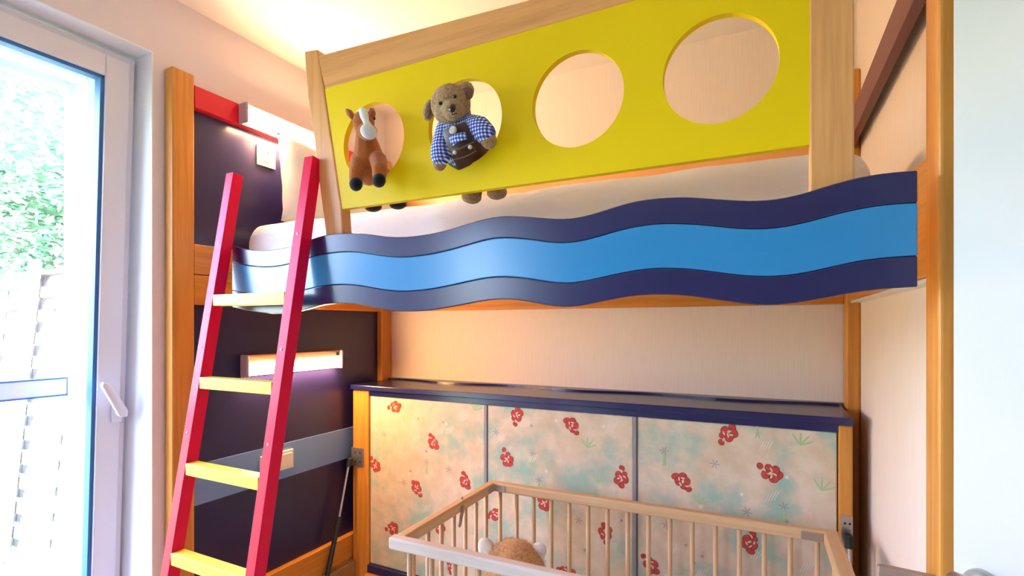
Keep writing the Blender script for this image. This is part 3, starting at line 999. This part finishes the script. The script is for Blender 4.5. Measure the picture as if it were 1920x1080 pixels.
# body behind the clothes, arms with paws, legs behind the board
limb(b, [hc + Vector((.01, .02, -.02)), a_(864, 250, .035), a_(870, 284, .068), a_(874, 312, .108)], [.030, .040, .044, .046])
limb(b, [a_(838, 247, .02), a_(828, 285, .008), a_(824, 308, .012)], [.022, .021, .0165])
limb(b, [a_(880, 238, .02), a_(908, 246, -.006), a_(917, 264, .0)], [.023, .021, .0190])
limb(b, [at(872, 330, 1.075), at(886, 352, 1.100), at(888, 366, 1.090)], [.034, .026, .021])
limb(b, [at(900, 322, 1.085), at(928, 345, 1.110), at(930, 360, 1.100)], [.034, .026, .020])
ell(at(884, 369, 1.078), (.024, .030, .017), bm=b)
ell(at(932, 361, 1.090), (.024, .030, .016), roll(-12), bm=b)
body = fuse(b, 0.0032, 5)
for v in body.verts:                        # curly pile
    n_ = noise.noise(v.co * 170) * 0.0011
    v.co += v.normal * n_ if v.normal.length else Vector()
smooth(obj('body', body, M_bear, TB), 180)
for (px, py, rl, rx, rz) in ((803, 208, 12, .0095, .019), (877, 175, -42, .0135, .0165)):
    obj('ear_lining', ell(a_(px, py, -.0045), (rx, .004, rz), roll(rl)), M_bear_in, TB)
for (px, py) in ((825.5, 193.5), (853, 180.5)):
    smooth(obj('eye', ell(a_(px, py, -.0425), .0043), M_eye, TB), 180)
ns = bmesh.new()
ell(a_(848, 203, -.058), (.0080, .0055, .0095), roll(18), bm=ns)
smooth(obj('nose', ns, M_eye, TB), 180)
p0, p1, p2, p3 = (a_(850.5, 209, -.057), a_(852, 213, -.0565), a_(847, 215, -.055), a_(857, 213, -.055))
obj('mouth', join(tube([p0, p1], .0011, 6), tube([p2, p1, p3], .0011, 6)), M_eye, TB)
# gingham shirt: sleeves and chest
b = bmesh.new()
limb(b, [a_(855, 240, .030), a_(864, 252, .034), a_(870, 284, .066)], [.041, .0465, .049])
limb(b, [a_(838, 246, .018), a_(829, 276, .006), a_(826, 292, .006)], [.028, .0265, .0245])
limb(b, [a_(880, 238, .018), a_(899, 240, -.003), a_(910, 250, -.006)], [.029, .0270, .0245])
smooth(obj('shirt', fuse(b, 0.0035, 5), M_check, TB), 180)
# leather dungarees: bib, straps, flap, trousers
b = bmesh.new()
limb(b, [a_(872, 272, .056), a_(878, 290, .080), a_(880, 312, .110)], [.0525, .056, .052])
lz = smooth(obj('dungarees', fuse(b, 0.0035, 4), M_leather, TB), 180)
def sheet(corners, thick, mat_, name, parent, n=8, puff=.004):
    """a small curved leather piece from four corners, bulging towards the viewer"""
    b = bmesh.new()
    A, B, D, Cc = [Vector(c) for c in corners]
    g = []
    for i in range(n + 1):
        row = []
        for j in range(n + 1):
            u, v = i / n, j / n
            p = A.lerp(B, u).lerp(Cc.lerp(D, u), v)
            p.y -= puff * (1 - (2 * u - 1) ** 2) + puff * .5 * (1 - (2 * v - 1) ** 2)
            row.append(b.verts.new(p))
        g.append(row)
    fs = []
    for i in range(n):
        for j in range(n):
            fs.append(b.faces.new((g[i][j], g[i + 1][j], g[i + 1][j + 1], g[i][j + 1])))
    bmesh.ops.recalc_face_normals(b, faces=b.faces)
    if b.faces[0].normal.y > 0:
        bmesh.ops.reverse_faces(b, faces=b.faces)
    bmesh.ops.solidify(b, geom=list(b.faces), thickness=thick)
    bmesh.ops.recalc_face_normals(b, faces=b.faces)
    return smooth(obj(name, b, mat_, parent), 60)
q = -.031
bib = sheet([a_(829, 246, q + .006), a_(874, 229, q + .004), a_(893, 268, q + .02), a_(844, 284, q + .014)], .003, M_leather, 'bib', TB, puff=.007)
sheet([a_(841, 257.5, q - .004), a_(873, 248, q - .005), a_(877.5, 260.5, q), a_(849, 274, q - .001)], .002, M_check, 'chest_window', TB, puff=.006)
sheet([a_(846, 282, q + .010), a_(888, 268, q + .010), a_(892, 284, q + .030), a_(855, 298, q + .030)], .003, M_leather, 'flap', TB, puff=.008)
for (px, py, r, dy) in ((849, 243.5, .0090, -.012), (852, 285.5, .0042, -.004), (881, 275.5, .0045, -.004)):
    bt = a_(px, py, q + dy + .002)
    obj('button', tube([bt + Vector((0, .003, 0)), bt + Vector((0, -.001, 0)), bt + Vector((0, -.0022, 0))], [r, r, r * .75], 18), M_button, TB)
for path in ([(846, 281), (862, 279), (876, 272), (888, 266)], [(850, 299), (866, 296), (880, 290), (893, 283)]):
    obj('stitching', tube([a_(x, y, q - .002 + .019 * (1 if path[0][1] > 290 else 0)) for x, y in path], .0007, 6), M_stitch, TB)

# chestnut horse sitting in the first porthole
TY2 = 0.992
h_ = lambda px, py, dy=0.0: at(px, py, TY2 + dy)
TH_ = thing('toy_horse', 'chestnut plush horse with white blaze sitting in a porthole', 'soft toy', (-0.90, 1.05, H + 0.31))
b = bmesh.new()
ell(h_(682, 229, .0), (.0285, .026, .030), roll(-6), bm=b)
ell(h_(689, 247, -.022), (.0245, .024, .0215), bm=b)
limb(b, [h_(684, 245, .012), h_(688, 272, .016), h_(692, 300, .026), h_(694, 318, .044), h_(700, 330, .085)], [.022, .031, .041, .044, .042])
limb(b, [h_(674, 301, .010), h_(670, 322, -.012), h_(668, 336, -.016)], [.0235, .0205, .0180])
limb(b, [h_(709, 300, .014), h_(712, 318, -.010), h_(711, 330, -.014)], [.0225, .0195, .0175])
limb(b, [at(700, 340, 1.085), at(704, 365, 1.11), at(702, 385, 1.10)], [.030, .022, .017])
limb(b, [at(720, 335, 1.085), at(740, 360, 1.11), at(748, 380, 1.10)], [.030, .022, .017])
smooth(obj('body', fuse(b, 0.0030, 5), M_horse, TH_), 180)
for c0, c1, c2, lin in (((661, 219), (655.5, 212), (649.5, 205), (655, 212)), ((697, 219), (698, 212), (698.5, 203.5), (699.5, 211))):
    e = bmesh.new()
    P = [h_(*c0, .004), h_(*c1, .004), h_(*c2, .006)]
    limb(e, P, [.0085, .0095, .003])
    eo = smooth(obj('ear', fuse(e, .0025, 3), M_horse, TH_), 180)
    d = (P[2] - P[0]).normalized()
    obj('ear_lining', ell(P[1] + Vector((.001, -.0085, 0)), (.0045, .002, .011), Vector((0, 0, 1)).rotation_difference(d)), M_ear_in, eo)
bl = bmesh.new()
ell(h_(691, 247, -.0265), (.0190, .0225, .0185), bm=bl)
limb(bl, [h_(681, 211, -.008), h_(683, 217, -.0170), h_(686, 227, -.0225), h_(689, 237, -.030)], [.0125, .0115, .0085, .012])
ell(h_(674, 210, -.010), (.010, .006, .006), bm=bl)
smooth(obj('blaze', fuse(bl, .0025, 4), M_blaze, TH_), 180)
for (px, py, dy) in ((667, 219.5, -.0185), (702, 222, -.012)):
    smooth(obj('eye', ell(h_(px, py, dy), (.0032, .003, .0042)), M_eye, TH_), 180)
for (px, py, dy, rl) in ((667.5, 345, -.022, 0), (710.5, 338, -.020, 0)):
    hb = bmesh.new()
    ell(h_(px, py, dy), (.0175, .0150, .0180), roll(rl), bm=hb)
    smooth(obj('hoof', hb, M_hoof, TH_), 180)
for (px, py) in ((700, 388), (746, 383)):
    smooth(obj('hoof', ell(at(px, py, 1.092), (.0225, .024, .013), roll(-8)), M_hoof, TH_), 180)

# ginger plush animal sitting in the cot, seen from behind
M_ginger = fuzzy('ginger_fur', (0.48, 0.23, 0.085), (0.74, 0.44, 0.20), 120, .8)
M_cream = fuzzy('cream_fur', (0.70, 0.62, 0.55), (0.86, 0.82, 0.78), 150, .6)
PY = 1.42
g_ = lambda px, py, dy=0.0: at(px, py, PY + dy)
PL = thing('plush_animal', 'ginger furry plush animal with white ears sitting in the cot', 'soft toy', (-0.70, PY, 0.336))
b = bmesh.new()
hc = g_(965, 1072)
ell(hc, (.098, .092, .098), bm=b)
ell(hc + Vector((0, .005, -.175)), (.105, .09, .125), bm=b)
for s in (-1, 1):
    limb(b, [hc + Vector((s * .075, .0, -.12)), hc + Vector((s * .13, .05, -.19)), hc + Vector((s * .13, .09, -.24))], [.035, .034, .03])
    limb(b, [hc + Vector((s * .05, .03, -.27)), hc + Vector((s * .08, .13, -.275))], [.045, .038])
pm = fuse(b, .007, 6)
pts = [(v.co.copy(), v.normal.copy()) for v in pm.verts]
po = smooth(obj('body', pm, M_ginger, PL), 180)
rf = random.Random(11)
fb = bmesh.new()
for _ in range(9000):
    p, n_ = rf.choice(pts)
    if n_.length < .5: continue
    p = p + Vector((rf.uniform(-.004, .004), rf.uniform(-.004, .004), rf.uniform(-.004, .004)))
    d = (n_ + Vector((rf.uniform(-.5, .5), rf.uniform(-.5, .5), rf.uniform(-.7, .3)))).normalized()
    s = d.cross(Vector((rf.uniform(-1, 1), rf.uniform(-1, 1), rf.uniform(-1, 1)))).normalized() * .0007
    t_ = p + d * rf.uniform(.007, .013)
    v = [fb.verts.new(p - s), fb.verts.new(p + s), fb.verts.new(t_)]
    fb.faces.new(v)
fo_ = obj('fur', fb, M_ginger, PL)
fo_['kind'] = 'stuff'
for (px, py, rl, rx, rz) in ((914, 1030, -38, .032, .040), (1006, 1036, 42, .026, .040)):
    e = bmesh.new()
    ell(g_(px, py, .035), (rx, .018, rz), roll(rl), bm=e)
    smooth(obj('ear', e, M_cream, PL), 180)

# ------------------------------------------------------------------ open door at the right, with its lever
DD = Vector((0.8, -0.6, 0))
DN = Vector((-0.6, -0.8, 0))
E0 = Vector((0.2485, 0.972, 0))
DR = thing('door_1', 'open white room door close by on the right', None, (E0.x, E0.y, 0), kind='structure')
def dpt(t, n, z):
    return E0 + DD * t + DN * n + Vector((0, 0, z))
b = bmesh.new()
bmesh.ops.create_cube(b, size=1.0)
for v in b.verts:
    v.co = dpt((v.co.x + .5) * .84, (v.co.y - .5) * .038, 0.01 + (v.co.z + .5) * 2.03)
bmesh.ops.recalc_face_normals(b, faces=b.faces)
bevel(b, .002, 1)
obj('leaf', b, M_door, DR)
zl = H - 0.3655
b = tube([dpt(.034, 0, zl), dpt(.034, .010, zl)], .019, 24)
obj('rose', b, M_steel, DR)
b = tube([dpt(.034, .008, zl), dpt(.034, .042, zl)], .010, 16)
tube([dpt(.017, .050, zl), dpt(.019, .050, zl), dpt(.040, .049, zl), dpt(.047, .048, zl - .002), dpt(.052, .046, zl - .008)], [.0185, .0200, .0200, .018, .012], 24, bm=b)
smooth(obj('lever', b, M_steel, DR), 40)
b = tube([dpt(.0168, .050, zl), dpt(.0155, .050, zl)], .0165, 24)
obj('end_cap', b, M_bronze, DR)
# grey metal bracket on the foot post
bb = prism([(.166, H - .400), (.176, H - .399), (.2455, H - .4025), (.2455, H - .47), (.180, H - .47), (.163, H - .43)], 'y', 1.034, 1.048, .003)
tag(obj('metal_bracket', bb, M_bronze, BED), 'grey metal bracket on the foot post')

# ------------------------------------------------------------------ garden outside
def grass_mat():
    m = mat('garden_ground', (0.20, 0.26, 0.10), 0.95, 0.1)
    v = coords(m)
    f = noise_tex(m, v, 4.0, 6)
    c = ramp(m, f, [(.3, (.12, .18, .06)), (.7, (.30, .34, .16))])
    lk(m, c, m.node_tree.nodes['Principled BSDF'].inputs['Base Color'])
    return m
tag(obj('garden_ground', box(-14, -2.2, -8, 9, -0.3, -0.12), grass_mat()), 'grassy garden ground outside the window', kind='structure')
M_fence = wood('weathered_fence_wood', (0.20, 0.19, 0.18), (0.34, 0.33, 0.32), 'x', 0.8)
FN = thing('woven_fence', 'pale woven slat fence panel leaning outside the window', 'fence', (-4.3, 1.55, -0.12))
FN.rotation_euler = (math.radians(-5.0), 0, 0)
SH, NS = 0.080, 23
ws = []
for ph in (0, 1):
    b = bmesh.new()
    n = 48
    V = [[], [], [], []]
    for i in range(n + 1):
        x = -1.25 + 2.5 * i / n
        y = 0.022 * math.sin(math.pi * (x + 1.25) / 0.5 + math.pi * ph + math.pi / 2)
        for k, (dy, z) in enumerate(((-.004, .002), (-.004, SH - .004), (.004, SH - .004), (.004, .002))):
            V[k].append(b.verts.new((x, y + dy, z)))
    for i in range(n):
        for k in range(4):
            j = (k + 1) % 4
            b.faces.new((V[k][i], V[k][i + 1], V[j][i + 1], V[j][i]))
    b.faces.new([V[k][0] for k in range(4)])
    b.faces.new([V[k][-1] for k in (3, 2, 1, 0)])
    bmesh.ops.recalc_face_normals(b, faces=b.faces)
    me = bpy.data.meshes.new('slat')
    b.to_mesh(me)
    b.free()
    me.materials.append(M_fence)
    ws.append(me)
for i in range(NS):
    s = obj('slat', ws[i % 2], M_fence, FN, True)
    s.location = (0, 0, 0.06 + i * SH)
for i in range(6):
    x = -1.25 + i * 0.5
    obj('lath', box(x - .014, x + .014, -.010, .010, 0.0, .06 + NS * SH + .02, .003), M_fence, FN, True)
obj('post', box(-.24, -.13, -.075, -.035, 0.0, 1.98, .004), M_fence, FN, True)
obj('top_bar', box(-1.27, 1.27, -.035, .035, .06 + NS * SH, .06 + NS * SH + .03, .004), M_fence, FN, True)

def leaf_mat(name, a, b_):
    m = mat(name, b_, 0.6, 0.3)
    v = coords(m)
    f = noise_tex(m, v, 3.0, 3)
    c = ramp(m, f, [(.35, a), (.65, b_)])
    lk(m, c, m.node_tree.nodes['Principled BSDF'].inputs['Base Color'])
    return m
M_bark = wood('tree_bark', (.10, .07, .05), (.22, .17, .12), 'z', .9)
def tree(name, label, x, y, zc, rx, ry, rz, n, seed, m):
    r = random.Random(seed)
    t = thing(name, label, 'tree', (x, y, -.12))
    obj('trunk', tube([(x, y, -.12), (x + .05, y, zc * .5), (x - .03, y + .04, zc)], [.12, .09, .05], 10), M_bark, t)
    b = bmesh.new()
    cl = []
    while len(cl) < 70:
        q = Vector((r.uniform(-1, 1), r.uniform(-1, 1), r.uniform(-1, 1)))
        if q.length < 1: cl.append(q * .85)
    for _ in range(n):
        c = r.choice(cl) + Vector((r.uniform(-.2, .2), r.uniform(-.2, .2), r.uniform(-.15, .15)))
        p = Vector((x + c.x * rx, y + c.y * ry, zc + c.z * rz))
        d = Vector((r.uniform(-1, 1), r.uniform(-1, 1), r.uniform(-.7, .3))).normalized()
        s = d.cross(Vector((r.uniform(-.4, .4), r.uniform(-.4, .4), 1))).normalized()
        L_ = r.uniform(.08, .17)
        b.faces.new([b.verts.new(p), b.verts.new(p + d * L_ * .5 + s * L_ * .28), b.verts.new(p + d * L_), b.verts.new(p + d * L_ * .5 - s * L_ * .28)])
    f = obj('foliage', b, m, t)
    f['kind'] = 'stuff'
    return t
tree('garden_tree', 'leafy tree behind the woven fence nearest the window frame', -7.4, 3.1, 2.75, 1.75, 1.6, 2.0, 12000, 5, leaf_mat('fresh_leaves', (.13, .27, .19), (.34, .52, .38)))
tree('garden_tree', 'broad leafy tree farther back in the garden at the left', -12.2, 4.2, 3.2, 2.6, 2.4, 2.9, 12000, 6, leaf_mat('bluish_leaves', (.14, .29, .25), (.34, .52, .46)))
